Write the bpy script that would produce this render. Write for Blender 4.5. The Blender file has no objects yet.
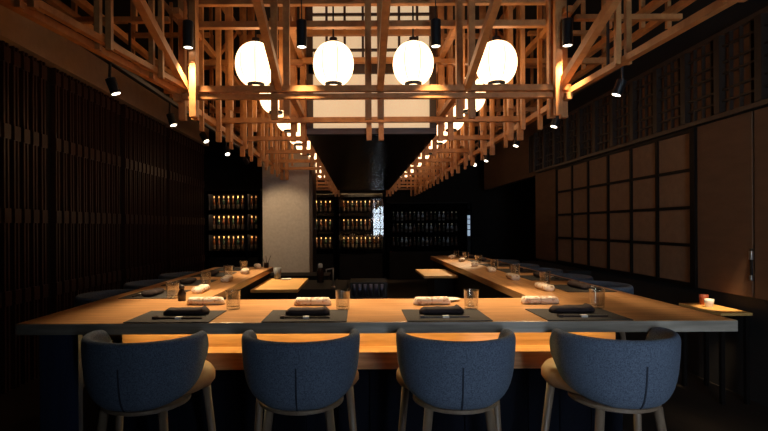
import bpy, bmesh, math, random
from mathutils import Vector, Matrix
random.seed(7)
SC = bpy.context.scene
COL = SC.collection
ZC = 1.461                      # eye height
R = math.radians

# ------------------------------------------------------------------ materials
def new_mat(name):
    m = bpy.data.materials.new(name); m.use_nodes = True
    nt = m.node_tree
    return m, nt, nt.nodes['Principled BSDF']

def ramp(nt, fac, c0, c1, p0=0.3, p1=0.7):
    r = nt.nodes.new('ShaderNodeValToRGB')
    r.color_ramp.elements[0].position = p0; r.color_ramp.elements[0].color = (*c0, 1)
    r.color_ramp.elements[1].position = p1; r.color_ramp.elements[1].color = (*c1, 1)
    nt.links.new(fac, r.inputs[0]); return r.outputs[0]

def noise(nt, scale=(1, 1, 1), s=5, detail=4, coord='Object', rough=0.6):
    tc = nt.nodes.new('ShaderNodeTexCoord'); mp = nt.nodes.new('ShaderNodeMapping')
    mp.inputs['Scale'].default_value = scale
    n = nt.nodes.new('ShaderNodeTexNoise'); n.inputs['Scale'].default_value = s
    n.inputs['Detail'].default_value = detail; n.inputs['Roughness'].default_value = rough
    nt.links.new(tc.outputs[coord], mp.inputs[0]); nt.links.new(mp.outputs[0], n.inputs['Vector'])
    return n.outputs['Fac']

def bump(nt, b, h, strength=0.2, dist=0.01):
    bn = nt.nodes.new('ShaderNodeBump'); bn.inputs['Strength'].default_value = strength
    bn.inputs['Distance'].default_value = dist
    nt.links.new(h, bn.inputs['Height']); nt.links.new(bn.outputs[0], b.inputs['Normal'])

def speckled(name, c0, c1, scale=(1, 1, 1), s=5, rough=0.5, metal=0.0, bmp=0.0, detail=4, p=(0.3, 0.7), bd=0.004):
    m, nt, b = new_mat(name)
    f = noise(nt, scale, s, detail)
    nt.links.new(ramp(nt, f, c0, c1, *p), b.inputs['Base Color'])
    b.inputs['Roughness'].default_value = rough; b.inputs['Metallic'].default_value = metal
    if bmp: bump(nt, b, f, bmp, bd)
    return m

def emissive(name, col, strength, base=(0.8, 0.8, 0.8)):
    m, nt, b = new_mat(name)
    b.inputs['Base Color'].default_value = (*base, 1)
    b.inputs['Emission Color'].default_value = (*col, 1)
    b.inputs['Emission Strength'].default_value = strength
    b.inputs['Roughness'].default_value = 0.6
    return m

M = {}
M['timber'] = speckled('timber', (0.38, 0.150, 0.046), (0.60, 0.270, 0.088), (4, 4, 4), 3, 0.5, bmp=0.05)
M['oak_x'] = speckled('oak_x', (0.36, 0.165, 0.058), (0.66, 0.36, 0.15), (0.8, 11, 11), 3, 0.33, bmp=0.06)
M['oak_y'] = speckled('oak_y', (0.36, 0.165, 0.058), (0.66, 0.36, 0.15), (11, 0.8, 11), 3, 0.33, bmp=0.06)
M['grey_oak'] = speckled('grey_oak', (0.19, 0.16, 0.128), (0.36, 0.31, 0.255), (1.2, 14, 14), 3, 0.45)
M['pale_board'] = speckled('pale_board', (0.58, 0.31, 0.085), (0.76, 0.44, 0.14), (1, 8, 8), 3, 0.5)
M['leg_wood'] = speckled('leg_wood', (0.15, 0.10, 0.065), (0.22, 0.155, 0.105), (8, 8, 1), 4, 0.45)
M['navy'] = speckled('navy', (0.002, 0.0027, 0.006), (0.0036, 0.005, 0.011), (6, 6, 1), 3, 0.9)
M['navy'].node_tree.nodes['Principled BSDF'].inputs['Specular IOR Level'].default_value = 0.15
M['navy_lifted'] = speckled('navy_lifted', (0.016, 0.022, 0.055), (0.026, 0.036, 0.085), (16, 16, 1), 3, 0.6)  # brighter copy of navy, its colour replaces window light blocked from the end panel
M['slat'] = speckled('slat', (0.034, 0.014, 0.012), (0.064, 0.027, 0.022), (6, 6, 1), 3, 0.36)
M['slat_back'] = speckled('slat_back', (0.002, 0.002, 0.002), (0.004, 0.003, 0.003), (3, 3, 3), 3, 0.8)
M['rack_black'] = speckled('rack_black', (0.002, 0.0018, 0.0018), (0.004, 0.0035, 0.0035), (3, 3, 3), 3, 1.0)
M['rack_black'].node_tree.nodes['Principled BSDF'].inputs['Specular IOR Level'].default_value = 0.0
M['black_wall'] = speckled('black_wall', (0.006, 0.005, 0.005), (0.012, 0.010, 0.009), (1, 1, 1), 3, 0.8)
M['floor'] = speckled('floor', (0.018, 0.013, 0.010), (0.030, 0.022, 0.017), (6, 0.8, 1), 3, 0.55)
M['plaster'] = speckled('plaster', (0.55, 0.39, 0.26), (0.64, 0.46, 0.31), (1, 1, 1), 9, 0.85, bmp=0.15)
M['stone'] = speckled('stone', (0.46, 0.40, 0.345), (0.56, 0.49, 0.43), (1, 1, 1), 22, 0.9, bmp=0.6, detail=8, bd=0.01)
M['panel'] = speckled('panel', (0.115, 0.058, 0.029), (0.145, 0.075, 0.038), (1, 1, 4), 3, 0.7)
M['washi_brown'] = speckled('washi_brown', (0.19, 0.112, 0.063), (0.235, 0.14, 0.08), (2, 2, 2), 8, 0.75)
M['dark_wood'] = speckled('dark_wood', (0.006, 0.0045, 0.004), (0.011, 0.008, 0.007), (4, 4, 1), 3, 0.5)
M['dark_wood'].node_tree.nodes['Principled BSDF'].inputs['Specular IOR Level'].default_value = 0.1
M['muntin'] = speckled('muntin', (0.05, 0.03, 0.02), (0.08, 0.05, 0.032), (4, 4, 4), 3, 0.5)
M['muntin_dark'] = speckled('muntin_dark', (0.018, 0.011, 0.008), (0.03, 0.019, 0.013), (4, 4, 4), 3, 0.5)
M['hood_black'] = speckled('hood_black', (0.006, 0.005, 0.006), (0.009, 0.008, 0.009), (2, 2, 2), 3, 0.27)
M['hood_black'].node_tree.nodes['Principled BSDF'].inputs['Specular IOR Level'].default_value = 0.05
M['hood_edge'] = speckled('hood_edge', (0.10, 0.075, 0.075), (0.14, 0.105, 0.1), (1, 6, 9), 4, 0.55)
M['black_metal'] = speckled('black_metal', (0.007, 0.008, 0.011), (0.011, 0.012, 0.016), (4, 4, 4), 3, 0.4)
M['steel'] = speckled('steel', (0.45, 0.46, 0.48), (0.55, 0.56, 0.58), (4, 4, 4), 3, 0.3, metal=1.0)
M['blue_steel'] = speckled('blue_steel', (0.16, 0.18, 0.32), (0.2, 0.22, 0.38), (4, 4, 1), 3, 0.28, metal=1.0)
M['fabric'] = speckled('fabric', (0.045, 0.062, 0.096), (0.135, 0.172, 0.245), (1, 1, 1), 190, 0.95, bmp=0.7, detail=2, bd=0.003)
M['seam'] = speckled('seam', (0.012, 0.016, 0.03), (0.02, 0.026, 0.045), (1, 1, 1), 60, 0.9)
M['leather'] = speckled('leather', (0.30, 0.145, 0.065), (0.37, 0.19, 0.09), (1, 1, 1), 40, 0.5, bmp=0.1)
M['mat_weave'] = speckled('mat_weave', (0.017, 0.0145, 0.013), (0.032, 0.028, 0.025), (1, 1, 1), 260, 0.8, bmp=0.3, detail=1)
M['napkin'] = speckled('napkin', (0.016, 0.008, 0.008), (0.032, 0.017, 0.017), (1, 1, 1), 60, 0.85, bmp=0.4)
M['towel'] = speckled('towel', (0.44, 0.24, 0.13), (0.80, 0.70, 0.58), (1, 1, 1), 34, 0.9, bmp=0.4, detail=3, p=(0.36, 0.5))
M['china'] = speckled('china', (0.72, 0.68, 0.6), (0.8, 0.76, 0.68), (1, 1, 1), 12, 0.25)
M['grey_ceramic'] = speckled('grey_ceramic', (0.16, 0.17, 0.18), (0.22, 0.23, 0.24), (1, 1, 1), 14, 0.4)
M['lacquer'] = speckled('lacquer', (0.02, 0.012, 0.010), (0.035, 0.02, 0.016), (1, 1, 1), 14, 0.3)
M['paper_white'] = speckled('paper_white', (0.7, 0.68, 0.64), (0.8, 0.78, 0.74), (1, 1, 1), 14, 0.7)
M['red_cup'] = speckled('red_cup', (0.45, 0.10, 0.05), (0.55, 0.14, 0.08), (1, 1, 1), 14, 0.4)
M['brown_glass'] = speckled('brown_glass', (0.03, 0.013, 0.007), (0.05, 0.02, 0.012), (1, 1, 1), 9, 0.12)
M['amber_bottle'] = speckled('amber_bottle', (0.03, 0.012, 0.005), (0.06, 0.022, 0.008), (1, 1, 1), 9, 0.12)
M['green_bottle'] = speckled('green_bottle', (0.008, 0.016, 0.011), (0.014, 0.028, 0.018), (1, 1, 1), 9, 0.1)
M['clear_bottle'] = speckled('clear_bottle', (0.16, 0.18, 0.2), (0.24, 0.26, 0.28), (1, 1, 1), 9, 0.1)
M['foil'] = speckled('foil', (0.6, 0.42, 0.22), (0.8, 0.62, 0.38), (1, 1, 1), 9, 0.4, metal=0.3)
M['bottle_label'] = speckled('bottle_label', (0.02, 0.013, 0.01), (0.035, 0.024, 0.017), (1, 1, 1), 9, 0.6)
M['lens'] = emissive('lens', (1.0, 0.86, 0.66), 6.0)
M['led'] = emissive('led', (1.0, 0.85, 0.36), 19.0)
M['shelf_led'] = emissive('shelf_led', (1.0, 0.60, 0.28), 110.0)
M['added_glint_strip'] = emissive('added_glint_strip', (0.75, 0.88, 1.0), 2.2)  # added glow for the dim back bar bottles
M['daylight'] = emissive('daylight', (0.72, 0.86, 1.0), 13.5)
M['slit_light'] = emissive('slit_light', (0.55, 0.75, 1.0), 0.45)

def lantern_paper():
    m, nt, b = new_mat('lantern_paper')
    tc = nt.nodes.new('ShaderNodeTexCoord'); w = nt.nodes.new('ShaderNodeTexWave')
    w.wave_type = 'BANDS'; w.bands_direction = 'Z'; w.inputs['Scale'].default_value = 14
    nt.links.new(tc.outputs['Object'], w.inputs['Vector'])
    c = ramp(nt, w.outputs['Fac'], (0.98, 0.62, 0.32), (1.0, 0.66, 0.355), 0.0, 1.0)
    sp = nt.nodes.new('ShaderNodeSeparateXYZ'); nt.links.new(tc.outputs['Object'], sp.inputs[0])
    def mth(op, a_, b_=None):
        n_ = nt.nodes.new('ShaderNodeMath'); n_.operation = op
        for i_, v_ in enumerate((a_, b_)):
            if v_ is None: continue
            if isinstance(v_, (int, float)): n_.inputs[i_].default_value = v_
            else: nt.links.new(v_, n_.inputs[i_])
        return n_.outputs[0]
    an = mth('ARCTAN2', sp.outputs[1], sp.outputs[0])
    fr = mth('ABSOLUTE', mth('SUBTRACT', mth('FRACT', mth('ADD', mth('MULTIPLY', an, 8 / (2 * math.pi)), 0.3)), 0.5))
    seam = mth('LESS_THAN', fr, 0.032)
    nt.links.new(mth('SUBTRACT', 4.2, mth('MULTIPLY', seam, 3.55)), b.inputs['Emission Strength'])
    nt.links.new(c, b.inputs['Emission Color'])
    b.inputs['Base Color'].default_value = (0.85, 0.8, 0.7, 1); b.inputs['Roughness'].default_value = 0.8
    return m
M['lantern_paper'] = lantern_paper()
M['lantern_seam'] = emissive('lantern_seam', (1.0, 0.86, 0.72), 0.5)

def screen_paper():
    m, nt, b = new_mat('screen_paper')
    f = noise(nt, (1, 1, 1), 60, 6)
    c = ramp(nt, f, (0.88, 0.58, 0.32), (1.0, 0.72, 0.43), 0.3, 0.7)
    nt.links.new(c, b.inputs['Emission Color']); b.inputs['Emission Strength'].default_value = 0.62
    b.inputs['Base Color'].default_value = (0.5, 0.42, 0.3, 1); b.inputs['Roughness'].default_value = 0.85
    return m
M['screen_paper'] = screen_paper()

def thin_glass(name, base, power, tint, rough=0.02):
    m = bpy.data.materials.new(name); m.use_nodes = True
    nt = m.node_tree; nt.nodes.clear()
    out = nt.nodes.new('ShaderNodeOutputMaterial'); mx = nt.nodes.new('ShaderNodeMixShader')
    tr = nt.nodes.new('ShaderNodeBsdfTransparent'); gl = nt.nodes.new('ShaderNodeBsdfGlossy')
    tr.inputs['Color'].default_value = (*tint, 1)
    gl.inputs['Roughness'].default_value = rough
    lw = nt.nodes.new('ShaderNodeLayerWeight'); lw.inputs['Blend'].default_value = 0.5
    pw = nt.nodes.new('ShaderNodeMath'); pw.operation = 'POWER'; pw.inputs[1].default_value = power
    ma = nt.nodes.new('ShaderNodeMath'); ma.operation = 'MULTIPLY_ADD'; ma.inputs[1].default_value = 0.9; ma.inputs[2].default_value = base
    nt.links.new(lw.outputs['Facing'], pw.inputs[0]); nt.links.new(pw.outputs[0], ma.inputs[0])
    nt.links.new(ma.outputs[0], mx.inputs[0]); nt.links.new(tr.outputs[0], mx.inputs[1])
    nt.links.new(gl.outputs[0], mx.inputs[2]); nt.links.new(mx.outputs[0], out.inputs[0])
    return m
M['glass'] = thin_glass('tumbler_glass', 0.13, 2.0, (0.96, 0.97, 0.97), 0.06)
M['pane'] = thin_glass('pane_glass', 0.045, 5.0, (0.95, 0.96, 0.96), 0.03)

# ------------------------------------------------------------------ geometry helpers
class MB:
    def __init__(s): s.bm = bmesh.new()
    def _quadbox(s, pts):
        v = [s.bm.verts.new(p) for p in pts]
        for f in ((0, 3, 2, 1), (4, 5, 6, 7), (0, 1, 5, 4), (1, 2, 6, 5), (2, 3, 7, 6), (3, 0, 4, 7)):
            s.bm.faces.new([v[i] for i in f])
    def box(s, x0, x1, y0, y1, z0, z1):
        s._quadbox([(x0, y0, z0), (x1, y0, z0), (x1, y1, z0), (x0, y1, z0),
                    (x0, y0, z1), (x1, y0, z1), (x1, y1, z1), (x0, y1, z1)]); return s
    def bar(s, p, q, w, h):
        p, q = Vector(p), Vector(q); d = (q - p).normalized()
        up = Vector((0, 0, 1)) if abs(d.z) < 0.95 else Vector((0, 1, 0))
        a = d.cross(up).normalized() * (w / 2); b = a.cross(d).normalized() * (h / 2)
        s._quadbox([p - a - b, p + a - b, q + a - b, q - a - b, p - a + b, p + a + b, q + a + b, q - a + b]); return s
    def tube(s, p, q, r0, r1=None, n=12):
        r1 = r0 if r1 is None else r1
        p, q = Vector(p), Vector(q); d = (q - p).normalized()
        up = Vector((0, 0, 1)) if abs(d.z) < 0.95 else Vector((0, 1, 0))
        a = d.cross(up).normalized(); b = d.cross(a).normalized()
        r = []
        for c, rad in ((p, r0), (q, r1)):
            r.append([s.bm.verts.new(c + (a * math.cos(2 * math.pi * i / n) + b * math.sin(2 * math.pi * i / n)) * rad) for i in range(n)])
        for i in range(n):
            j = (i + 1) % n; s.bm.faces.new((r[0][i], r[0][j], r[1][j], r[1][i]))
        s.bm.faces.new(r[0][::-1]); s.bm.faces.new(r[1]); return s
    def lathe(s, prof, n=24, c=(0, 0, 0), sx=1, sy=1):
        rings = []
        for (r, z) in prof:
            if r < 1e-6: rings.append([s.bm.verts.new((c[0], c[1], c[2] + z))])
            else: rings.append([s.bm.verts.new((c[0] + sx * r * math.cos(2 * math.pi * i / n), c[1] + sy * r * math.sin(2 * math.pi * i / n), c[2] + z)) for i in range(n)])
        for A, B in zip(rings, rings[1:]):
            for i in range(n):
                j = (i + 1) % n
                if len(A) == 1 and len(B) == 1: continue
                if len(A) == 1: s.bm.faces.new((A[0], B[j], B[i]))
                elif len(B) == 1: s.bm.faces.new((A[i], A[j], B[0]))
                else: s.bm.faces.new((A[i], A[j], B[j], B[i]))
        return s
    def loft(s, rings, close=True):
        R_ = [[s.bm.verts.new(p) for p in r] for r in rings]
        n = len(R_[0])
        for A, B in zip(R_, R_[1:]):
            for i in range(n):
                j = (i + 1) % n; s.bm.faces.new((A[i], A[j], B[j], B[i]))
        if close: s.bm.faces.new(R_[0][::-1]); s.bm.faces.new(R_[-1])
        return s
    def build(s, name, mat, parent=None, loc=None, smooth=False, bevel=0.0, subsurf=0):
        bmesh.ops.recalc_face_normals(s.bm, faces=s.bm.faces[:])
        me = bpy.data.meshes.new(name); s.bm.to_mesh(me); s.bm.free()
        me.materials.append(M[mat] if isinstance(mat, str) else mat)
        if smooth:
            for p in me.polygons: p.use_smooth = True
        o = bpy.data.objects.new(name, me); COL.objects.link(o)
        if parent: o.parent = parent
        if loc: o.location = loc
        if bevel:
            b = o.modifiers.new('bevel', 'BEVEL'); b.width = bevel; b.segments = 2; b.limit_method = 'ANGLE'
        if subsurf:
            b = o.modifiers.new('subsurf', 'SUBSURF'); b.levels = subsurf; b.render_levels = subsurf
        return o

def tag(o, label, cat, group=None, kind=None):
    o['label'] = label; o['category'] = cat
    if group: o['group'] = group
    if kind: o['kind'] = kind
    return o

def thing(name, label, cat, loc=(0, 0, 0), rz=0.0, group=None):
    o = bpy.data.objects.new(name, None); COL.objects.link(o)
    o.empty_display_size = 0.05
    o.location = loc; o.rotation_euler = (0, 0, rz)
    return tag(o, label, cat, group)

def dup(root, loc, rz=None, label=None, group=None):
    r = root.copy(); COL.objects.link(r); r.location = loc
    if rz is not None: r.rotation_euler = (0, 0, rz)
    if label: r['label'] = label
    if group: r['group'] = group
    for ch in KIDS.get(root.name, []):
        c = ch.copy(); COL.objects.link(c); c.parent = r
        for g in KIDS.get(ch.name, []):
            d = g.copy(); COL.objects.link(d); d.parent = c
    return r
KIDS = {}
def remember(root):
    KIDS[root.name] = list(root.children)
    for ch in root.children: KIDS[ch.name] = list(ch.children)

def struct(name, mb, mat, label=None, cat=None):
    o = mb.build(name, mat); o['kind'] = 'structure'
    if label: o['label'] = label; o['category'] = cat
    return o

ORD = ['first', 'second', 'third', 'fourth', 'fifth', 'sixth', 'seventh', 'eighth', 'ninth', 'tenth', 'eleventh', 'twelfth',
       'thirteenth', 'fourteenth', 'fifteenth', 'sixteenth', 'seventeenth', 'eighteenth']

# ------------------------------------------------------------------ room shell
CEIL = 3.95
struct('floor', MB().box(-6.5, 6.5, -2.0, 14.6, -0.1, 0), 'floor', 'dark timber floor of the bar room', 'floor')
struct('ceiling', MB().box(-6.5, 6.5, -2.0, 14.6, CEIL, CEIL + 0.1), 'black_wall', 'black ceiling above the timber lattice', 'ceiling')
struct('wall_left', MB().box(-3.35, -3.235, -2.0, 10.45, 0, CEIL), 'slat_back', 'dark left wall behind the slatted screens', 'wall')
struct('wall_left_rear', MB().box(-6.5, -6.4, 10.4, 14.6, 0, CEIL), 'black_wall', 'black side wall deep at the rear left', 'wall')
struct('wall_right', MB().box(3.26, 3.4, -2.0, 9.05, 0, CEIL), 'black_wall', 'dark right wall behind the brown screens', 'wall')
struct('wall_right_rear', MB().box(6.4, 6.5, 9.0, 14.6, 0, CEIL), 'black_wall', 'black side wall deep at the rear right', 'wall')
struct('wall_back', MB().box(-6.5, 6.5, 14.4, 14.55, 0, CEIL), 'black_wall', 'black back wall behind the bottle shelves', 'wall')
rear = MB()
WX0, WX1, WZ0, WZ1 = 0.45, 1.70, 0.12, 2.65
rear.box(-3.35, WX0, -1.9, -1.8, 0, CEIL); rear.box(WX1, 3.4, -1.9, -1.8, 0, CEIL)
rear.box(WX0, WX1, -1.9, -1.8, 0, WZ0); rear.box(WX0, WX1, -1.9, -1.8, WZ1, CEIL)
rear.box(-3.35, 0.85, -0.95, -0.85, 0, CEIL)  # unseen partition added to keep window light off the left stools
struct('wall_front_and_blocker', rear, 'black_wall', 'dark street wall behind the camera with an added light-blocking partition', 'wall')
win = bpy.data.objects.new('window_1', None); COL.objects.link(win)
win['kind'] = 'structure'; win['label'] = 'tall daylight window in the street wall behind the camera'; win['category'] = 'window'
MB().box(WX0, WX1, -1.87, -1.86, WZ0, WZ1).build('window_pane', 'daylight', win)
fr = MB()
for x in (WX0, (WX0 * 2 + WX1) / 3, (WX0 + 2 * WX1) / 3, WX1): fr.box(x - 0.025, x + 0.025, -1.85, -1.8, WZ0, WZ1)
for z in (WZ0, 1.3, 2.2, WZ1): fr.box(WX0, WX1, -1.85, -1.8, z - 0.025, z + 0.025)
fr.build('window_frame', 'black_metal', win)
# plaster band above the slatted screens, and the bulkhead at the rear right
struct('trim_1', MB().box(-3.2, -3.06, -1.0, 10.3, 3.12, 3.56), 'plaster', 'beige plaster band above the slatted left wall', 'trim')
struct('trim_2', MB().box(3.26, 3.4, 9.06, 12.9, 2.37, CEIL), 'panel', 'brown bulkhead over the dark opening at rear right', 'trim')

# ------------------------------------------------------------------ slatted screens on the left wall
def slat_screen(y0, y1, label):
    t = thing('slatted_screen', label, 'screen', (-3.2, (y0 + y1) / 2, 0), 0, 'slatted screens along the left wall')
    h = (y1 - y0) / 2
    n = max(3, int(round((y1 - y0 - 0.08) / 0.135)))
    p = (y1 - y0 - 0.10) / n
    MB().box(0.0, 0.03, -h + 0.01, h - 0.01, 0.0, 3.11).build('backing_board', 'slat_back', t)
    s = MB()
    for i in range(n):
        y = -h + 0.05 + p * (i + 0.5)
        for d in (-0.024, 0.024):
            s.box(0.03, 0.085, y + d - 0.011, y + d + 0.011, 0.0, 3.11)
        for z in (0.83, 1.57, 2.32, 3.0):
            s.box(0.035, 0.096, y - 0.043, y + 0.043, z - 0.065, z + 0.065)
    s.build('slat_row', 'slat', t)
    return t
ys = [1.75, 3.4, 5.08, 6.62, 8.2, 10.2]
for i, lab in enumerate(('dark slatted timber screen nearest the camera on the left wall',
                         'dark slatted screen beside the front left corner of the counter',
                         'dark slatted screen beside the first stools of the left counter wing',
                         'dark slatted screen beside the end of the left counter wing',
                         'dark slatted screen deepest on the left wall by the wine rack')):
    slat_screen(ys[i], ys[i + 1], lab)

# ------------------------------------------------------------------ right wall screens
XW = 3.26
def plain_panel(y0, y1, label):
    t = thing('wall_panel', label, 'panel', (XW, (y0 + y1) / 2, 0.86), 0, 'plain brown panels on the right wall')
    h = (y1 - y0) / 2
    MB().box(-0.05, 0, -h, h, 0, 1.52).build('panel_board', 'panel', t, bevel=0.004)
    return t
plain_panel(8.10, 9.04, 'narrow plain brown panel at the deep end of the gridded screen')
pp = plain_panel(4.07, 4.73, 'plain brown panel between the gridded screen and the steel latch')
plain_panel(3.0, 4.05, 'plain brown panel nearest the camera on the right wall')
MB().box(-0.062, -0.05, -0.335, -0.315, 0.14, 0.40).build('latch_bar', 'black_metal', pp)
MB().box(-0.072, -0.05, -0.345, -0.313, 0.31, 0.38).build('latch_knob', 'steel', pp, bevel=0.004)['label'] = 'steel latch knob'
MB().box(-0.07, -0.05, -0.34, -0.313, 0.14, 0.18).build('latch_plate', 'steel', pp, bevel=0.004)['label'] = 'steel latch plate'

sh = thing('shoji_screen', 'dark framed grid screen with brown paper panes on the right wall', 'screen', (XW, 6.4, 0.86))
Y0, Y1 = 4.80 - 6.4, 8.06 - 6.4
MB().box(-0.035, -0.025, Y0, Y1, 0.03, 1.50).build('paper_panel', 'washi_brown', sh)
f = MB(); f.box(-0.075, 0, Y0 - 0.07, Y0, 0, 1.52); f.box(-0.06, 0, Y1, Y1 + 0.04, 0, 1.52)
f.box(-0.06, 0, Y0, Y1, 0, 0.035); f.box(-0.06, 0, Y0, Y1, 1.49, 1.52); f.build('frame', 'dark_wood', sh)
g = MB()
yy = [5.12 + 0 for _ in range(0)]
for px in (572, 588, 608, 631, 657):
    y = XW * 500 / (px - 358) * 0.985 - 6.4
    g.box(-0.055, -0.02, y - 0.02, y + 0.02, 0.03, 1.50)
for k in (1, 2, 3):
    z = 0.035 + k * 1.455 / 4; g.box(-0.05, -0.02, Y0, Y1, z - 0.016, z + 0.016)
g.build('muntin_grid', 'dark_wood', sh)

tr = thing('transom_lattice', 'dim timber lattice transom above the brown screens on the right wall', 'lattice', (XW, 6.0, 2.40))
MB().box(-0.06, 0, -3.0, 3.04, 0, 0.04).build('bottom_rail', 'muntin', tr)
MB().box(-0.06, 0, -3.0, 3.04, 0.72, 0.76).build('top_rail', 'muntin', tr)
MB().box(-0.02, -0.005, -3.0, 3.04, 0.04, 0.72).build('backing_board', 'panel', tr)
g = MB()
for i in range(14):
    y = -2.95 + i * 0.46
    g.box(-0.08, 0, y - 0.035, y + 0.035, 0.04, 0.72)
    for j in range(1, 4): g.box(-0.05, -0.02, y + j * 0.115 - 0.008, y + j * 0.115 + 0.008, 0.04, 0.72)
for z in (0.14, 0.24, 0.38, 0.48, 0.62): g.box(-0.055, -0.02, -3.0, 3.04, z - 0.008, z + 0.008)
g.build('muntin_grid', 'muntin_dark', tr)

bn = thing('wall_bench', 'black built-in bench along the right wall under the screens', 'bench', (XW, 6.0, 0))
MB().box(-0.32, 0, 1.0, 3.0, 0, 0.82).build('bench_body', 'black_wall', bn)

st = thing('side_table', 'small spotlit wooden ledge table by the right wall', 'table', (3.08, 4.2, 0))
MB().box(-0.16, 0.10, -0.17, 0.36, 0.72, 0.745).build('table_top', 'pale_board', st, bevel=0.004)
for sx in (-0.13, 0.07):
    for sy in (-0.14, 0.33):
        MB().box(sx - 0.015, sx + 0.015, sy - 0.015, sy + 0.015, 0, 0.72).build('leg', 'dark_wood', st)
MB().lathe([(0, 0), (0.03, 0), (0.036, 0.05), (0.036, 0.07), (0.031, 0.07), (0.028, 0.01), (0, 0.01)], 20).build('cup', 'china', None, (3.03, 4.32, 0.745), True)
tag(bpy.data.objects['cup'], 'small cream cup on the spotlit ledge table', 'cup')
MB().lathe([(0, 0), (0.03, 0), (0.036, 0.06), (0.036, 0.09), (0.031, 0.09), (0.028, 0.01), (0, 0.01)], 20).build('beaker', 'red_cup', None, (3.08, 4.46, 0.745), True)
tag(bpy.data.objects['beaker'], 'small red beaker behind the cream cup on the ledge table', 'beaker')

# ------------------------------------------------------------------ column
cl = thing('column', 'square rough beige stone column at the rear left', 'column', (-1.225, 8.9, 0))
MB().box(-0.395, 0.395, -0.4, 0.4, 0, CEIL).build('shaft', 'stone', cl)
tr3 = MB().box(0.40, 0.45, -0.39, 0.39, 0, CEIL); tr3.build('corner_strip', 'muntin', cl)

# ------------------------------------------------------------------ bar counter
ZT, TH = 1.0, 0.055
LX0, LX1, RX0, RX1 = -1.645, -0.97, 1.10, 1.82
YF, YI = 2.40, 3.165
ct = thing('bar_counter', 'U shaped oak bar counter with glowing front apron', 'counter', (0, 0, 0))
MB().box(LX0, RX1, YF, YI, ZT - TH, ZT).build('countertop', 'oak_x', ct, bevel=0.004)
MB().box(LX0, LX1, YI + 0.001, 5.72, ZT - TH, ZT).build('countertop', 'oak_y', ct, bevel=0.004)
MB().box(RX0, RX1, YI + 0.001, 7.6, ZT - TH, ZT).build('countertop', 'oak_y', ct, bevel=0.004)
MB().box(LX0 + 0.002, RX1 - 0.002, YF - 0.004, YF - 0.0005, ZT - TH + 0.001, ZT - 0.002).build('edge_band', 'grey_oak', ct)['label'] = 'greyish oak front edge'
MB().box(-1.36, 1.48, 2.88, 2.90, 0.77, ZT - TH).build('apron_board', 'oak_x', ct)
MB().box(-1.36, 1.48, 2.74, 2.90, 0.675, 0.77).build('apron_rail', 'oak_x', ct, bevel=0.003)
MB().box(-1.34, 1.46, 2.80, 2.825, ZT - TH - 0.012, ZT - TH).build('led_strip', 'led', ct)
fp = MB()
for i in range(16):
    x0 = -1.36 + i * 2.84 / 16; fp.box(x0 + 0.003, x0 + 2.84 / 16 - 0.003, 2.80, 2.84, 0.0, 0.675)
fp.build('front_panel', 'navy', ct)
MB().box(-1.36, 1.48, 2.842, 3.1, 0.0, 0.675).build('base_cabinet', 'black_wall', ct)
MB().box(-1.57, -1.38, 2.46, 2.50, 0.0, ZT - TH).build('end_panel', 'navy_lifted', ct)
MB().box(-1.22, -1.0, 3.17, 5.68, 0.0, ZT - TH).build('base_cabinet', 'black_wall', ct)
MB().box(1.13, 1.36, 3.17, 7.55, 0.0, ZT - TH).build('base_cabinet', 'black_wall', ct)

# ------------------------------------------------------------------ kitchen inside the U
wt = thing('work_table', 'pale wooden work table inside the left counter wing', 'table', (-0.76, 4.93, 0))
MB().box(-0.2, 0.22, -0.48, 0.48, 0.87, 0.90).build('table_top', 'pale_board', wt, bevel=0.004)
MB().box(-0.2, 0.1, -0.25, 0.46, 0.0, 0.87).build('cabinet_body', 'black_wall', wt)
wt = thing('work_table', 'pale wooden work table inside the right counter wing', 'table', (0.91, 6.03, 0))
MB().box(-0.17, 0.21, -0.43, 0.43, 0.87, 0.90).build('table_top', 'pale_board', wt, bevel=0.004)
MB().box(-0.02, 0.20, -0.2, 0.41, 0.0, 0.87).build('cabinet_body', 'black_wall', wt)
sk = thing('sink_cabinet', 'low black sink cabinet in the middle of the kitchen', 'cabinet', (-0.36, 6.35, 0))
MB().box(-0.4, 0.22, -0.45, 0.55, 0, 0.70).build('cabinet_body', 'black_wall', sk)
MB().box(-0.4, 0.22, -0.46, 0.55, 0.70, 0.72).build('cabinet_top', 'black_wall', sk, bevel=0.003)
fa = thing('faucet', 'thin steel faucet on the low black sink cabinet', 'faucet', (-0.3, 6.0, 0.72))
MB().tube((0, 0, 0), (0, 0, 0.02), 0.025).build('base', 'steel', fa, smooth=True)
MB().tube((0, 0, 0.02), (0, 0, 0.24), 0.009).build('riser', 'steel', fa, smooth=True)
MB().tube((0, 0, 0.235), (-0.08, -0.06, 0.225), 0.008).tube((-0.08, -0.06, 0.23), (-0.08, -0.06, 0.19), 0.008).build('spout', 'steel', fa, smooth=True)
bo = thing('sauce_bottle', 'brown bottle with pale cap standing on the sink cabinet', 'bottle', (-0.50, 6.6, 0.72))
MB().lathe([(0, 0), (0.045, 0), (0.047, 0.14), (0.03, 0.19), (0.022, 0.2), (0, 0.2)], 20).build('bottle_body', 'brown_glass', bo, smooth=True)
MB().lathe([(0, 0.195), (0.03, 0.195), (0.03, 0.235), (0.02, 0.25), (0, 0.25)], 20).build('cap', 'paper_white', bo, smooth=True)
fg = thing('wine_fridge', 'low dark fridge with blue grey vertical bars behind the counter', 'fridge', (0.12, 6.2, 0))
MB().box(-0.22, 0.24, 0, 0.5, 0, 0.76).build('fridge_body', 'black_metal', fg)
for i in range(6):
    x = -0.17 + i * 0.068
    MB().tube((x, -0.015, 0.60), (x, -0.015, 0.74), 0.022, n=14).build('door_bar', 'blue_steel', fg, smooth=True)
sc = thing('service_cabinet', 'low black service cabinet in front of the stone column', 'cabinet', (-1.1, 8.15, 0))
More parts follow.
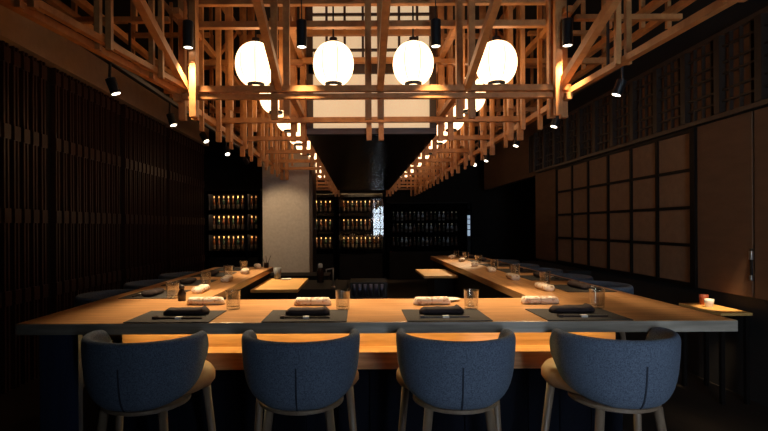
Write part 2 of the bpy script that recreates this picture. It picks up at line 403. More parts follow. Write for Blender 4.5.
MB().box(-0.5, 0.62, -0.25, 0.3, 0, 0.66).build('cabinet_body', 'black_wall', sc)
MB().box(-0.52, 0.64, -0.27, 0.32, 0.66, 0.68).build('cabinet_top', 'black_wall', sc)
cp = thing('utensil_cup', 'grey ceramic cup standing on the left work table', 'cup', (-0.86, 5.33, 0.90))
MB().lathe([(0, 0), (0.033, 0), (0.042, 0.12), (0.038, 0.12), (0.03, 0.01), (0, 0.01)], 22).build('cup_body', 'grey_ceramic', cp, smooth=True)
tc_ = thing('towel_stack', 'flat white folded cloth beside the grey cup on the work table', 'cloth', (-0.76, 5.28, 0.90))
MB().box(-0.05, 0.05, -0.04, 0.04, 0, 0.012).build('cloth_fold', 'paper_white', tc_, bevel=0.004)
hd = thing('chopstick_holder', 'dark holder of upright chopsticks at the end of the left counter wing', 'holder', (-1.03, 5.6, ZT))
MB().lathe([(0, 0), (0.028, 0), (0.03, 0.055), (0.026, 0.055), (0.024, 0.008), (0, 0.008)], 18).build('holder_cup', 'lacquer', hd, smooth=True)
for dx, dy, tx, ty in ((-0.008, 0, -0.05, 0.01), (0.006, 0.004, 0.0, -0.02), (0.004, -0.006, 0.05, 0.01)):
    MB().tube((dx, dy, 0.01), (tx, ty, 0.135), 0.004, 0.003, 8).build('chopstick', 'lacquer', hd)

# ------------------------------------------------------------------ stools
SHELL = [(0.0, 0.74), (0.05, 0.82), (0.14, 0.89), (0.30, 0.945), (0.52, 0.975), (0.76, 0.992), (0.92, 1.0)]
STOP = 0.986
def shell_mesh():
    rings = []
    path = [(math.sin(R(th)), -math.cos(R(th)), 0.0, th) for th in range(-90, 91, 5)]
    arm = [0.03, 0.06, 0.082, 0.097, 0.106]
    pts = [(-1.0, 0.0, d, 90) for d in reversed(arm)] + [(x, y, 0.0, abs(t)) for x, y, d, t in path] + [(1.0, 0.0, d, 90) for d in arm]
    for (dx, dy, d, ab) in pts:
        e = d / 0.106
        ztop = STOP - 0.085 * e ** 5
        zbot = 0.680 + 0.045 * max(0.0, (ab - 25) / 65.0) ** 1.3 + 0.08 * e ** 2.5
        H = ztop - zbot
        pull = 1.0 - 0.5 * d
        prof = [(s_, 0.0, zbot + t * H) for t, s_ in SHELL]
        prof += [(1.0, -0.008, ztop - 0.006), (1.0, -0.022, ztop), (1.0, -0.038, ztop - 0.008)]
        prof += [(s_, -0.046, zbot + t * H) for t, s_ in ((0.88, 1.0), (0.6, 0.98), (0.32, 0.945), (0.1, 0.87), (0.02, 0.77))]
        rings.append([(dx * (0.270 * s_ + o) * pull, dy * (0.252 * s_ + o) + d, z) for s_, o, z in prof])
    return MB().loft(rings)

def make_stool(label):
    t = thing('bar_stool', label, 'stool', (0, 0, 0))
    shell_mesh().build('backrest', 'fabric', t, smooth=True, subsurf=1)
    sm = MB()
    prev = None
    for k in range(14):
        tt = 0.03 + 0.62 * k / 13
        z = 0.680 + tt * (STOP - 0.680)
        s = 0.74
        pr = SHELL
        for (t0, s0), (t1, s1) in zip(pr, pr[1:]):
            if t0 <= tt <= t1: s = s0 + (s1 - s0) * (tt - t0) / (t1 - t0)
        q = Vector((0.0, -(0.252 * s) - 0.0005, z))
        if prev is not None: sm.bar(prev, q, 0.006, 0.005)
        prev = q
    sm.build('back_seam', 'seam', t)
    # seat cushion
    rings = []
    for f, z in ((0.80, 0.689), (0.93, 0.696), (1.0, 0.72), (1.0, 0.75), (0.94, 0.775), (0.75, 0.788), (0.4, 0.793)):
        ring = []
        for k in range(40):
            an = 2 * math.pi * k / 40; c_, s_ = math.cos(an), math.sin(an)
            r = 0.205 + 0.092 * (0.5 + 0.5 * s_) ** 0.7 * (1 - 0.12 * max(0, s_) ** 4)
            lim = 1.0 if s_ > 0 else 0.93
            ring.append((r * f * c_ * lim, 0.085 + r * f * s_ * lim, z))
        rings.append(ring)
    MB().loft(rings).build('seat', 'leather', t, smooth=True)
    MB().lathe([(0, 0.658), (0.175, 0.658), (0.192, 0.666), (0.192, 0.680), (0.175, 0.688), (0, 0.688)], 40, (0, 0.005, 0), 1.0, 1.0).build('seat_pan', 'leg_wood', t, smooth=False)
    def leg_at(sx, sy, z):
        k = (0.70 - z) / 0.70
        if sy > 0: return Vector((sx * (0.215 + 0.06 * k), 0.17 + 0.07 * k, z))
        return Vector((sx * (0.125 + 0.075 * k), -0.115 - 0.085 * k, z))
    for sx in (-1, 1):
        for sy in (-1, 1):
            MB().tube(leg_at(sx, sy, 0.70 if sy > 0 else 0.665), leg_at(sx, sy, 0.0), 0.020, 0.013, 14).build('leg', 'leg_wood', t, smooth=True)
    for sy, z in ((1, 0.30), (-1, 0.36)):
        MB().bar(leg_at(-1, sy, z), leg_at(1, sy, z), 0.014, 0.022).build('stretcher', 'leg_wood', t)
    return t
stool = make_stool('blue grey tub stool at the front counter, in front of the leftmost place setting')
remember(stool)
front_x = (-0.972, -0.262, 0.440, 1.166)
stool.location = (front_x[0], 2.29, 0); stool.rotation_euler = (0, 0, R(-3)); stool['group'] = 'tub stools along the front of the counter'
for i, lab in ((1, 'blue grey tub stool at the front counter, second from the left'),
               (2, 'blue grey tub stool at the front counter, third from the left'),
               (3, 'blue grey tub stool at the front counter, in front of the rightmost place setting')):
    dup(stool, (front_x[i], 2.29, 0), R((-3, 1, -3, 3)[i]), lab)
LY = (3.62, 4.35, 5.1)
for i, y in enumerate(LY):
    dup(stool, (-1.765, y, 0), R(-90), ORD[i] + ' tub stool from the front along the outside of the left counter wing', 'tub stools along the left counter wing')
RY = (4.05, 4.72, 5.40, 6.08, 6.8)
for i, y in enumerate(RY):
    dup(stool, (1.94, y, 0), R(90), ORD[i] + ' tub stool from the front along the outside of the right counter wing', 'tub stools along the right counter wing')

# ------------------------------------------------------------------ place settings
def rounded(mb, L, prof, nseg=14):     # prof(u) -> (halfwidth, height) for u in 0..1
    rings = []
    for i in range(nseg + 1):
        u = i / nseg; x = -L / 2 + L * u; w, h = prof(u)
        ring = []
        for k in range(14):
            a = 2 * math.pi * k / 14
            ca, sa = math.cos(a), math.sin(a)
            y = w * math.copysign(abs(ca) ** 0.7, ca); z = h / 2 + h / 2 * math.copysign(abs(sa) ** 0.7, sa)
            ring.append((x, y, z))
        rings.append(ring)
    mb.loft(rings); return mb

def napkin_prof(u):
    e = min(u, 1 - u) * 10; e = min(1, 0.55 + 0.45 * e)
    k = 1 + (0.2 if u > 0.86 else 0) + 0.025 * math.sin(u * 17)
    return 0.041 * e * k, 0.036 * e * k
def towel_prof(u):
    e = min(1, 0.5 + min(u, 1 - u) * 7); w = 1 + 0.015 * math.sin(u * 11)
    return 0.038 * e * w, 0.044 * e * w

mat_o = MB().box(-0.205, 0.205, -0.165, 0.165, 0, 0.004).build('placemat', 'mat_weave')
nap_o = rounded(MB(), 0.225, napkin_prof, 18).build('napkin_roll', 'napkin', smooth=True)
tow_o = rounded(MB(), 0.215, towel_prof, 14).build('hand_towel', 'towel', smooth=True)
chop_o = thing('chopstick_set', '', 'chopsticks')
MB().bar((-0.12, -0.005, 0.005), (0.12, -0.003, 0.005), 0.006, 0.006).build('chopstick', 'lacquer', chop_o)
MB().bar((-0.12, 0.006, 0.005), (0.12, 0.004, 0.005), 0.006, 0.006).build('chopstick', 'lacquer', chop_o)
MB().box(-0.012, 0.018, -0.012, 0.012, 0.0, 0.011).build('paper_band', 'paper_white', chop_o)
MB().box(-0.125, -0.105, -0.014, 0.014, 0, 0.012).build('chopstick_rest', 'lacquer', chop_o)
remember(chop_o)
gl_o = thing('tumbler', '', 'glass')
MB().lathe([(0, 0), (0.034, 0), (0.037, 0.006), (0.041, 0.1), (0.0425, 0.104), (0.0405, 0.104), (0.0385, 0.1), (0.0345, 0.016), (0.02, 0.013), (0, 0.013)], 32).build('glass_body', 'glass', gl_o, smooth=True)
remember(gl_o)
used = set()
def put(o, loc, rz, label, cat, group):
    if o.name not in used:
        used.add(o.name); c = o; c.location = loc; c.rotation_euler = (0, 0, rz); c['label'] = label
    else:
        c = dup(o, loc, rz, label)
    c['label'] = label; c['category'] = cat; c['group'] = group
    return c
def rot(x, y, a): return x * math.cos(a) - y * math.sin(a), x * math.sin(a) + y * math.cos(a)
def setting(cx, cy, a, where, group, nap=(0.0, 0.01), tow=(-0.03, 0.245), gl=(0.19, 0.20), jit=0.0, chop=True):
    def P(dx, dy, z=ZT):
        x, y = rot(dx, dy, a); return (cx + x, cy + y, z + 0.0005)
    put(mat_o, P(0, 0), a, 'dark grey woven placemat ' + where, 'placemat', 'placemats on the ' + group)
    put(nap_o, P(*nap, ZT + 0.004), a + R(2 + jit), 'dark rolled napkin on the placemat ' + where, 'napkin', 'dark napkins on the ' + group)
    if chop: put(chop_o, P(nap[0] + 0.0, -0.085, ZT + 0.004), a + R(-1 + jit), 'paper banded chopsticks on the placemat ' + where, 'chopsticks', 'chopsticks on the ' + group)
    put(tow_o, P(*tow), a + R(1 + jit * 2), 'rolled cream hand towel behind the placemat ' + where.replace('leftmost of the four front stools', 'leftmost front stool').replace('front stool from the left', 'front stool'), 'towel', 'hand towels on the ' + group)
    put(gl_o, P(*gl, ZT + (0.004 if gl[1] < 0.165 and abs(gl[0]) < 0.2 else 0)), a, 'clear glass tumbler behind the placemat ' + where, 'glass', 'tumblers on the ' + group)
FX = (-0.925, -0.262, 0.440, 1.115)
FW = ('in front of the leftmost of the four front stools', 'in front of the second front stool from the left', 'in front of the third front stool from the left', 'in front of the rightmost front stool')
setting(FX[0], 2.565, 0, FW[0], 'front counter', nap=(0.03, 0.04), tow=(0.02, 0.40), gl=(0.225, 0.23))
setting(FX[1], 2.565, 0, FW[1], 'front counter', nap=(-0.0, 0.02), tow=(-0.005, 0.36), gl=(0.175, 0.205), jit=-1)
setting(FX[2], 2.565, 0, FW[2], 'front counter', nap=(-0.01, 0.03), tow=(-0.01, 0.36), gl=(0.185, 0.205), jit=2)
setting(FX[3], 2.565, 0, FW[3], 'front counter', nap=(0.0, 0.05), tow=(-0.05, 0.37), gl=(0.21, 0.21), jit=1)
pl = thing('saucer', 'small cream saucer behind the tumbler at the third front stool', 'saucer', (0.56, 3.06, ZT))
MB().lathe([(0, 0), (0.035, 0), (0.06, 0.012), (0.062, 0.015), (0.055, 0.013), (0.033, 0.005), (0, 0.005)], 28).build('dish', 'china', pl, smooth=True)
so = thing('soy_dispenser', 'small dark soy dispenser beside the leftmost front place setting', 'dispenser', (-1.105, 3.13, ZT))
MB().lathe([(0, 0), (0.024, 0), (0.026, 0.045), (0.015, 0.07), (0.011, 0.075), (0, 0.075)], 20).build('dispenser_body', 'lacquer', so, smooth=True)
MB().lathe([(0, 0.074), (0.017, 0.074), (0.017, 0.088), (0.01, 0.098), (0, 0.1)], 18).build('lid', 'lacquer', so, smooth=True)
LS = (3.42, 4.12, 4.80, 5.42)
for i, y in enumerate(LS):
    setting(-1.38, y, R(-90), ORD[i] + ' from the front on the left counter wing', 'left counter wing',
            nap=(0.05, 0.0), tow=(-0.12, 0.265), gl=(0.19, 0.18), jit=2 * i, chop=i < 2)
RS = (3.62, 4.35, 5.05, 5.75, 6.45, 7.1)
for i, y in enumerate(RS):
    setting(1.60, y, R(90), ORD[i] + ' from the front on the right counter wing', 'right counter wing',
            nap=(0.0, 0.0), tow=(-0.06, 0.275), gl=(0.235, 0.16), jit=-2 * i, chop=i < 2)

# ------------------------------------------------------------------ timber lattice canopy
T = 0.046
lc = thing('lattice_canopy', 'hanging timber lattice canopy of posts and beams around the hood', 'lattice', (0, 0, 0))
PL = [3.6 + 0.95 * k for k in range(11)]
XL, XR = -1.25, 1.47
HX0, HX1 = -0.47, 0.73
ZB = ZC + 0.78                 # post bottoms
def post(x, y, z0=ZB, z1=CEIL, t=T, name='post'):
    MB().box(x - t / 2, x + t / 2, y - t / 2, y + t / 2, z0, z1).build(name, 'timber', lc)
def beamx(x0, x1, y, z, name='cross_beam', h=T):
    MB().box(x0, x1, y - T / 2, y + T / 2, z - h / 2, z + h / 2).build(name, 'timber', lc)
def raily(x, y0, y1, z, name='rail'):
    MB().box(x - T / 2, x + T / 2, y0, y1, z - T / 2, z + T / 2).build(name, 'timber', lc)
Z1, Z2, Z3, Z4 = ZC + 0.985, ZC + 1.49, ZC + 1.74, ZC + 2.08
for k, y in enumerate(PL):
    if k == 0:
        beamx(XL - 0.06, XR + 0.06, y, Z1 + 0.003, h=0.042); beamx(XL - 0.06, XR + 0.06, y + 0.012, Z1 - 0.049, h=0.036)
        post(XL + 0.085, y - T - 0.002); post(XR - 0.045, y - T - 0.002)
        for c in (XL + 0.02, -0.56, 0.125, 0.79, XR - 0.01):
            post(c - 0.045, y + T + 0.005); post(c + 0.045, y + T + 0.005)
        beamx(XL, XR, y + 2 * T + 0.01, Z2)
        beamx(XL, XR, y + 2 * T + 0.01, ZC + 1.66)
    else:
        ww = [(XL - 0.02, HX0 - 0.02), (HX1 + 0.02, XR + 0.02)]
        for (a, b) in ww:
            beamx(a, b, y, Z1 - 0.02)
            beamx(a - (0.0 if a > 0 else 0.85), b + (0.85 if a > 0 else 0.0), y, Z2)
            if k < 7: beamx(a, b, y, Z4)
        for c in ((XL + 0.02, -0.545) if k > 0 else ()):
            post(c - 0.045, y + T + 0.002); post(c + 0.045, y + T + 0.002)
        for c in (0.81, XR - 0.02):
            post(c - 0.045, y + T + 0.002); post(c + 0.045, y + T + 0.002)
        if k == 1:
            post(0.105, y); post(0.215, y)
            beamx(HX0 - 0.02, HX1 + 0.02, y - T, Z1 - 0.03)
            for z in (Z2, Z3, Z4): beamx(HX0 - 0.02, HX1 + 0.02, y - T, z)
# slender battens that fill the depth of the lattice
for k in range(0, 10):
    y = PL[k] + 0.48
    for x in (XL - 0.02, XL + 0.12, XL + 0.22, -0.62, 0.86, XR - 0.22, XR - 0.12, XR + 0.02):
        post(x, y, ZB + (0.0 if abs(x - 0.1) > 1.2 else 0.17), CEIL, 0.032, 'batten')
# longitudinal rails
for x in (XL - 0.035, XR + 0.035):
    for z in (Z1 - 0.065, Z2 + T, Z4 + T): raily(x, PL[0] - 0.05, PL[-1] + 0.1, z)
for x in (HX0 - 0.035, HX1 + 0.035):
    for z in (Z1 + 0.03, Z2 + T): raily(x, PL[0] + 0.1, PL[-1] + 0.1, z)
for x in (-1.88, -2.06, 2.08, 2.27):
    raily(x, PL[0] - 0.9, PL[-1], Z2 + T)
# upper outrigger frames
for k in range(0, 7):
    y = PL[k]
    for sx, xs in ((-1, (-1.62, -1.88, -2.06)), (1, (1.84, 2.08, 2.27))):
        for x in xs: post(x, y + T, Z2 - 0.06, CEIL, 0.030, 'upper_post')
        a, b = (-2.12, XL - 0.1) if sx < 0 else (XR + 0.1, 2.33)
        if k < 5: beamx(a, b, y + 0.04, Z3 + 0.02, 'upper_beam', h=0.034)
        if k == 0: beamx(a, b, y + 0.0, Z2, 'upper_beam', h=0.036)
# rafters sloping up towards the front
for x in (XL + 0.02, -0.56, 0.165, 0.79, XR - 0.01):
    MB().bar((x, PL[0], Z1 + 0.01), (x - 0.005 * (1 if x < 0 else -1), 2.2, Z1 + 0.53), T, T + 0.01).build('rafter', 'timber', lc)
# outer eaves rails rising to the front corners
def eaves(A, B, n, tag_=1):
    A, B = Vector(A), Vector(B)
    MB().bar(A, B, T - 0.006, T - 0.008).build('eaves_rail', 'timber', lc)
    off = Vector((0.055 * tag_, 0, 0.03))
    if tag_ > 0: MB().bar(A + off, B + off, T - 0.012, T - 0.012).build('eaves_rail', 'timber', lc)
    for i in range(n):
        p = A.lerp(B, (i + 0.8) / n)
        for d in (0, 0.06):
            MB().box(p.x + 0.03 * tag_ + d - 0.015, p.x + 0.03 * tag_ + d + 0.015, p.y - 0.015, p.y + 0.015, p.z - 0.02, CEIL).build('upper_post', 'timber', lc)
eaves((XL - 0.03, 3.60, ZC + 0.965), (-1.50, 2.05, ZC + 0.965), 3, 1)
eaves((XR + 0.06, 3.60, ZC + 0.96), (1.605, 1.94, ZC + 0.96), 2, -1)
# diagonal braces inside the sides
for k in (0, 1, 2, 3, 4):
    y = PL[k]
    for x in (XL - 0.075, XR + 0.075):
        MB().bar((x, y + 0.05, Z2 + 0.03), (x, y + 0.9, Z3 + 0.36), 0.03, 0.036).build('brace', 'timber', lc)
for x0, x1 in ((-1.85, XL - 0.05), (2.05, XR + 0.05)):
    MB().bar((x1, 3.72, Z2), (x0, 3.72, Z4 + 0.1), 0.034, 0.036).build('brace', 'timber', lc)
for x0, x1 in ((HX0 - 0.05, -0.95), (HX1 + 0.05, 1.2)):
    MB().bar((x0, PL[1] - 0.06, Z1), (x1, PL[1] - 0.06, Z2), 0.03, 0.036).build('brace', 'timber', lc)

# ------------------------------------------------------------------ hood with lit paper box
hd = thing('hood', 'long black hood under a lit paper box in the centre of the canopy', 'hood', (0, 0, 0))
HY0, HY1 = 4.62, 11.7
MB().box(HX0, HX1, HY0, HY1, ZC + 0.838, ZC + 0.85).build('hood_underside', 'hood_black', hd)
MB().box(HX0, HX1, HY0, HY1, ZC + 0.851, ZC + 0.905).build('hood_edge', 'hood_edge', hd)
MB().box(HX0 + 0.02, HX1 - 0.02, HY0 + 0.03, HY0 + 0.04, ZC + 0.905, CEIL).build('paper_screen', 'screen_paper', hd)
for x in (HX0 + 0.01, HX1 - 0.01):
    MB().box(x - 0.01, x + 0.01, HY0 + 0.04, HY1, ZC + 0.905, CEIL).build('side_panel', 'timber', hd)
g = MB()
xs = [HX0 + 0.02 + 0.168 * i for i in range(1, 7)]
for x in xs: g.box(x - 0.011, x + 0.011, HY0 + 0.005, HY0 + 0.03, ZC + 1.50, CEIL)
z = ZC + 1.63
while z < CEIL:
    g.box(HX0 + 0.02, HX1 - 0.02, HY0 + 0.003, HY0 + 0.029, z - 0.011, z + 0.011); z += 0.165
g.build('muntin_grid', 'muntin', hd)
fr = MB().box(HX0 + 0.02, HX1 - 0.02, HY0, HY0 + 0.03, ZC + 1.41, ZC + 1.50)
for x in (HX0 + 0.03, HX1 - 0.03): fr.box(x - 0.03, x + 0.03, HY0, HY0 + 0.029, ZC + 0.906, CEIL)
fr.build('screen_frame', 'muntin', hd)

# ------------------------------------------------------------------ lanterns
def make_lantern():
    t = thing('paper_lantern', '', 'lantern')
    prof = []
    for i in range(19):
        a = -math.pi / 2 + math.pi * i / 18
        r = 0.158 * math.cos(a) ** 0.82 if abs(math.cos(a)) > 1e-6 else 0
        prof.append((r, 0.170 * math.sin(a)))
    prof = [(0, -0.150)] + [p for p in prof if -0.151 < p[1] < 0.163] + [(0, 0.162)]
    MB().lathe(prof, 40).build('lantern_shade', 'lantern_paper', t, smooth=True)
    MB().lathe([(0.046, -0.168), (0.064, -0.168), (0.070, -0.138), (0.052, -0.138), (0.046, -0.168)], 28).build('base_ring', 'black_metal', t, smooth=False)
    MB().lathe([(0, 0.145), (0.055, 0.145), (0.055, 0.172), (0.03, 0.182), (0.03, 0.205), (0, 0.205)], 24).build('top_cap', 'black_metal', t)
    MB().tube((0, 0, 0.20), (0, 0, CEIL - ZC - 1.262), 0.007, n=8).build('hanging_rod', 'black_metal', t)
    return t
lan = make_lantern(); remember(lan)
for s, x, side in ((0, -0.79, 'left'), (1, 1.085, 'right')):
    for k in range(9):
        loc = (x, 3.9 + 0.95 * k, ZC + 1.262)
        put(lan, loc, 0.3 * k, 'round white paper lantern, %s from the front in the %s row beside the hood' % (ORD[k], side), 'lantern', 'lanterns in the %s row' % side)
for x, lab in ((-0.185, 'round white paper lantern in front of the lit screen, beside the front left lantern'),
               (0.437, 'round white paper lantern in front of the lit screen, beside the front right lantern')):
    put(lan, (x, 3.9, ZC + 1.262), 0.1, lab, 'lantern', 'lanterns across the front of the hood')

# ------------------------------------------------------------------ lamps
def spot(loc, target, power, size=70, blend=0.6, col=(1.0, 0.72, 0.42), radius=0.03):
    l = bpy.data.lights.new('spot', 'SPOT'); l.energy = power; l.spot_size = R(size); l.spot_blend = blend
    l.color = col; l.shadow_soft_size = radius
    o = bpy.data.objects.new('spot_light', l); COL.objects.link(o)
    o.location = loc
    o.rotation_euler = (Vector(target) - Vector(loc)).to_track_quat('-Z', 'Y').to_euler()
    return o
def make_pendant():
    t = thing('pendant_spotlight', '', 'pendant lamp')
    MB().lathe([(0, 0.185), (0.033, 0.185), (0.036, 0.18), (0.036, 0.0), (0.031, 0.0), (0.031, 0.02), (0, 0.02)], 24).build('lamp_housing', 'black_metal', t, smooth=False)
    MB().lathe([(0, 0.004), (0.030, 0.004), (0.030, 0.012), (0, 0.012)], 20).build('lamp_lens', 'lens', t)
    MB().tube((0, 0, 0.13), (0, 0, CEIL - ZC - 1.246), 0.004, n=6).build('cord', 'black_metal', t)
    return t
pen = make_pendant(); remember(pen)
PY = 3.48
for i, x in enumerate((-1.175, -0.385, 0.548, 1.465)):
    put(pen, (x, PY, ZC + 1.246), 0, 'black cylinder pendant spotlight hanging ' + ('over the leftmost front place setting', 'over the second front place setting from the left', 'over the third front place setting from the left', 'over the rightmost front place setting')[i], 'pendant lamp', 'pendant spotlights over the front counter')
    spot((x, PY, ZC + 1.244), (x * 0.9, PY - 0.25, ZT), 205, 74, 1.0, radius=0.02)
def track_spot(loc, target, label, power, group, size=60):
    loc = Vector(loc); d = (Vector(target) - loc).normalized()
    t = thing('track_spotlight', label, 'spotlight', loc, 0, group)
    q = d * 0.10
    MB().tube((0, 0, 0), q, 0.033, 0.033, 18).build('lamp_housing', 'black_metal', t)
    MB().tube(q + d * 0.0005, q + d * 0.003, 0.027, 0.027, 18).build('lamp_lens', 'lens', t)
    MB().tube(-d * 0.01, (0, 0, 0.10), 0.009, n=8).build('lamp_arm', 'black_metal', t)
    if power: spot(loc + q + d * 0.012, target, power, size, 0.7)
    return t
TZ = ZC + 1.08
for x, y0, y1, lab in ((-1.63, 2.6, 7.6, 'black lamp track under the lattice above the left counter wing'), (1.80, 3.0, 7.8, 'black lamp track under the lattice above the right counter wing')):
    t = thing('lamp_track', lab, 'lamp track', (x, 0, TZ + 0.0), 0)
    MB().box(-0.018, 0.018, y0, y1, 0.0, 0.03).build('track_bar', 'black_metal', t)
    for y in (3.588, 5.488, 7.388):
        MB().box(-0.008, 0.008, y - 0.008, y + 0.008, 0.03, Z2 - T / 2 - TZ - 0.002).build('track_stem', 'black_metal', t)
Lt = [(3.3, (-1.15, 3.5, 1.0)), (4.35, (-1.15, 4.3, 1.0)), (5.25, (-0.75, 4.9, 0.9)), (6.2, (-1.15, 5.5, 1.0)), (7.2, (-1.25, 8.4, 1.5))]
for i, (y, tg) in enumerate(Lt):
    track_spot((-1.63, y, TZ - 0.10), tg, ORD[i] + ' black track spotlight from the front above the left counter wing', (34, 34, 190, 34, 50)[i], 'spotlights above the left counter wing', (44, 44, 44, 44, 60)[i])
Rt = [(3.4, (1.3, 3.6, 1.0)), (4.5, (1.3, 4.5, 1.0)), (5.6, (1.3, 5.4, 1.0)), (6.9, (1.3, 6.6, 1.0)), (7.6, (0.95, 6.05, 0.9))]
for i, (y, tg) in enumerate(Rt):
    track_spot((1.80, y, TZ - 0.10), tg, ORD[i] + ' black track spotlight from the front above the right counter wing', (30, 32, 32, 30, 230)[i], 'spotlights above the right counter wing', (46, 46, 46, 46, 34)[i])
track_spot((2.95, 3.3, 3.25), (3.08, 4.28, 0.75), 'single dark ceiling spotlight aimed at the ledge table', 650, None, 9)
bpy.data.objects['track_spotlight.010']['group'] = 'other spotlights'
for k in list(bpy.data.objects):
    pass

# ------------------------------------------------------------------ wine racks and bottles at the back
def bottle_mesh(h, r, kind):
    if kind == 0: prof = [(0, 0), (r, 0), (r, 0.60 * h), (0.85 * r, 0.68 * h), (0.38 * r, 0.76 * h), (0.34 * r, 0.98 * h), (0.3 * r, h), (0, h)]
    elif kind == 1: prof = [(0, 0), (r, 0), (r, 0.5 * h), (0.7 * r, 0.66 * h), (0.34 * r, 0.84 * h), (0.36 * r, h), (0, h)]
    else: prof = [(0, 0), (1.1 * r, 0), (1.15 * r, 0.45 * h), (1.0 * r, 0.6 * h), (0.4 * r, 0.68 * h), (0.4 * r, 0.86 * h), (0.5 * r, 0.88 * h), (0.5 * r, h), (0, h)]
    return MB().lathe(prof, 14)
PROTO = {}
def bottle(loc, h, r, kind, mat, label, group, cap='foil'):
    key = (kind, mat, round(h, 3), cap)
    if key not in PROTO:
        t = thing('bottle', label, 'bottle', loc, 0, group)
        bottle_mesh(h, r, kind).build('bottle_body', mat, t, smooth=True)
        rr = 0.42 * r if kind < 2 else 0.56 * r
        MB().lathe([(0, 0.87 * h), (rr, 0.87 * h), (rr, 1.005 * h), (0, 1.005 * h)], 12).build('bottle_cap', cap, t)
        MB().lathe([(r * 1.01, 0.12 * h), (r * 1.02, 0.13 * h), (r * 1.02, 0.40 * h), (r * 1.01, 0.41 * h)] if kind < 2 else
                   [(r * 1.16, 0.12 * h), (r * 1.17, 0.13 * h), (r * 1.18, 0.36 * h), (r * 1.16, 0.37 * h)], 14).build('bottle_label', 'bottle_label', t)
        remember(t); PROTO[key] = t
        return t
    return dup(PROTO[key], loc, 0, label, group)
def rack(x0, x1, y, shelves, name_label, uprights, depth=0.32, base=0.0, top=2.7, led=True, glass=False, shelfmat='rack_black'):
    t = thing('bottle_rack', name_label, 'shelf', ((x0 + x1) / 2, y, 0))
    hw = (x1 - x0) / 2; cx = (x0 + x1) / 2
    MB().box(-hw, hw, depth - 0.02, depth, base, top).build('back_board', 'rack_black', t)
    for u in uprights: MB().box(u - cx - 0.03, u - cx + 0.03, 0, depth - 0.021, base, top).build('upright', 'navy', t)
    for z in shelves:
        MB().box(-hw, hw, 0.0, depth - 0.021, z - 0.022, z).build('shelf_board', shelfmat, t)
    if led:
        for z in shelves:
            h_ = 0.375 if led is True else 0.29
            MB().box(-hw + 0.03, hw - 0.03, 0.02, 0.035, z + h_, z + h_ + 0.01).build('led_strip', 'shelf_led' if led is True else led, t)
            MB().box(-hw, hw, 0.0, 0.012, z + h_ - 0.04, z + h_ + 0.025).build('shelf_lip', shelfmat, t)
    MB().box(-hw, hw, 0, depth - 0.02, 0, shelves[0] - 0.15).build('base_cabinet', 'black_wall', t)
    MB().box(-hw, hw, 0, depth - 0.02, top, top + 0.05).build('top_board', 'black_wall', t)
    if glass: MB().box(-hw + 0.03, hw - 0.03, -0.012, -0.006, shelves[0] - 0.15, top).build('glass_door', 'pane', t)
    return t
def row(x0, x1, n, y, z, h, kinds, where, group):
    for i in range(n):
        x = x0 + (x1 - x0) * (i + 0.5) / n
        kd, mt, cp_ = kinds[(i * 7 + int(z * 10)) % len(kinds)]
        bottle((x, y, z + 0.001), h, 0.027 if h > 0.29 else 0.032, kd, mt, '%s bottle from the left on the %s' % (ORD[i], where), group, cp_)
WK = [(0, 'amber_bottle', 'foil'), (1, 'brown_glass', 'foil'), (0, 'green_bottle', 'foil')]
# left rack by the slatted wall
zl = [ZC - 0.50, ZC - 0.08, ZC + 0.34]
zl = [z + 0.0 for z in zl]
rack(-3.15, -2.02, 10.35, zl, 'dark wine rack with backlit bottles at the end of the slatted wall', (-3.12, -2.31, -2.05), top=ZC + 0.74)
for j, nm in enumerate(('bottom', 'middle', 'top')):
    row(-3.06, -2.36, 7, 10.47, zl[j], 0.30, WK, nm + ' shelf of the left wine rack, wide bay', 'wine bottles in the left rack')
    row(-2.27, -2.09, 2, 10.47, zl[j], 0.30, WK, nm + ' shelf of the left wine rack, narrow bay', 'wine bottles in the left rack')
# back bar A + B behind glass
zb = [ZC - 0.62, ZC - 0.13, ZC + 0.38]
rack(-1.42, -0.62, 13.6, zb, 'bottle rack with amber lit shelves beside the stone column', (-1.39, -0.65), top=ZC + 0.88)
rack(-0.56, 0.72, 13.6, zb, 'glass fronted wine cabinet with lit shelves at the end of the hood', (-0.53, 0.69), top=ZC + 0.88, glass=True)
for j, nm in enumerate(('bottom', 'middle', 'top')):
    row(-1.32, -0.70, 5, 13.74, zb[j], 0.31, WK, nm + ' shelf of the rack beside the column', 'bottles in the rack beside the column')
    row(-0.45, 0.62, 9, 13.74, zb[j], 0.31, WK, nm + ' shelf of the glass fronted cabinet', 'bottles in the glass fronted cabinet')
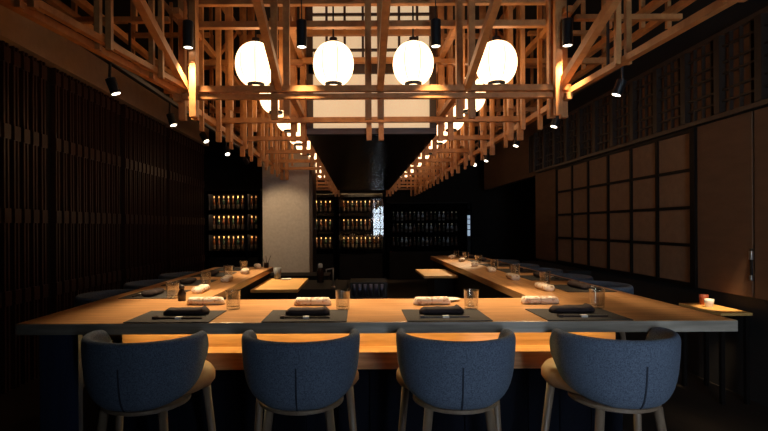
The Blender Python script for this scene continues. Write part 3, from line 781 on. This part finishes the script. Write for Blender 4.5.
# bar C with spirits, cool glowing strips added to brighten the bottle glints
BK = [(2, 'clear_bottle', 'foil'), (1, 'green_bottle', 'foil'), (2, 'amber_bottle', 'black_metal'), (0, 'clear_bottle', 'steel'), (1, 'brown_glass', 'foil')]
zc_ = [ZC - 0.56, ZC - 0.18, ZC + 0.14]
rack(0.80, 3.1, 13.6, zc_, 'dim open back bar of spirit bottles right of the glass cabinet', (0.83, 3.07), top=ZC + 0.62, led='added_glint_strip')
for j, nm in enumerate(('bottom', 'middle', 'top')):
    row(0.92, 2.75, 16, 13.72, zc_[j], 0.24 if j else 0.27, BK, nm + ' shelf of the dim back bar', 'spirit bottles on the dim back bar')
sl = thing('light_column', 'narrow upright glass light column at the right end of the back bar', 'lamp', (2.98, 13.45, 0.0))
MB().box(-0.03, 0.03, -0.03, 0.03, ZC - 0.28, ZC + 0.27).build('glass_tube', 'slit_light', sl)
MB().box(-0.04, 0.04, -0.04, 0.04, 0.0, ZC - 0.28).build('lamp_stand', 'black_metal', sl)
for z in (-0.12, 0.02, 0.16): MB().box(-0.035, 0.035, -0.035, 0.035, ZC + z, ZC + z + 0.02).build('tube_collar', 'black_metal', sl)

# ------------------------------------------------------------------ camera, world, view
cam = bpy.data.cameras.new('camera'); co = bpy.data.objects.new('camera', cam); COL.objects.link(co)
co.location = (0, 0, ZC); co.rotation_euler = (Matrix.Rotation(R(90), 4, 'X') @ Matrix.Rotation(R(-0.3), 4, 'Z')).to_euler()
cam.sensor_width = 36.0; cam.lens = 500 * 36.0 / 768
cam.shift_x = 26 / 768; cam.shift_y = 10.5 / 768
cam.clip_start = 0.05
SC.camera = co
w = bpy.data.worlds.new('world'); SC.world = w; w.use_nodes = True
w.node_tree.nodes['Background'].inputs[0].default_value = (0.4, 0.5, 0.7, 1)
w.node_tree.nodes['Background'].inputs[1].default_value = 0.0
SC.view_settings.view_transform = 'Standard'; SC.view_settings.look = 'None'
SC.view_settings.exposure = 0.0; SC.view_settings.gamma = 1.0; SC.view_settings.use_curve_mapping = False
SC.cycles.use_denoising = True
SC.cycles.max_bounces = 8; SC.cycles.caustics_reflective = False; SC.cycles.caustics_refractive = False
SC.cycles.sample_clamp_indirect = 4.0
SC.cycles.use_light_tree = True
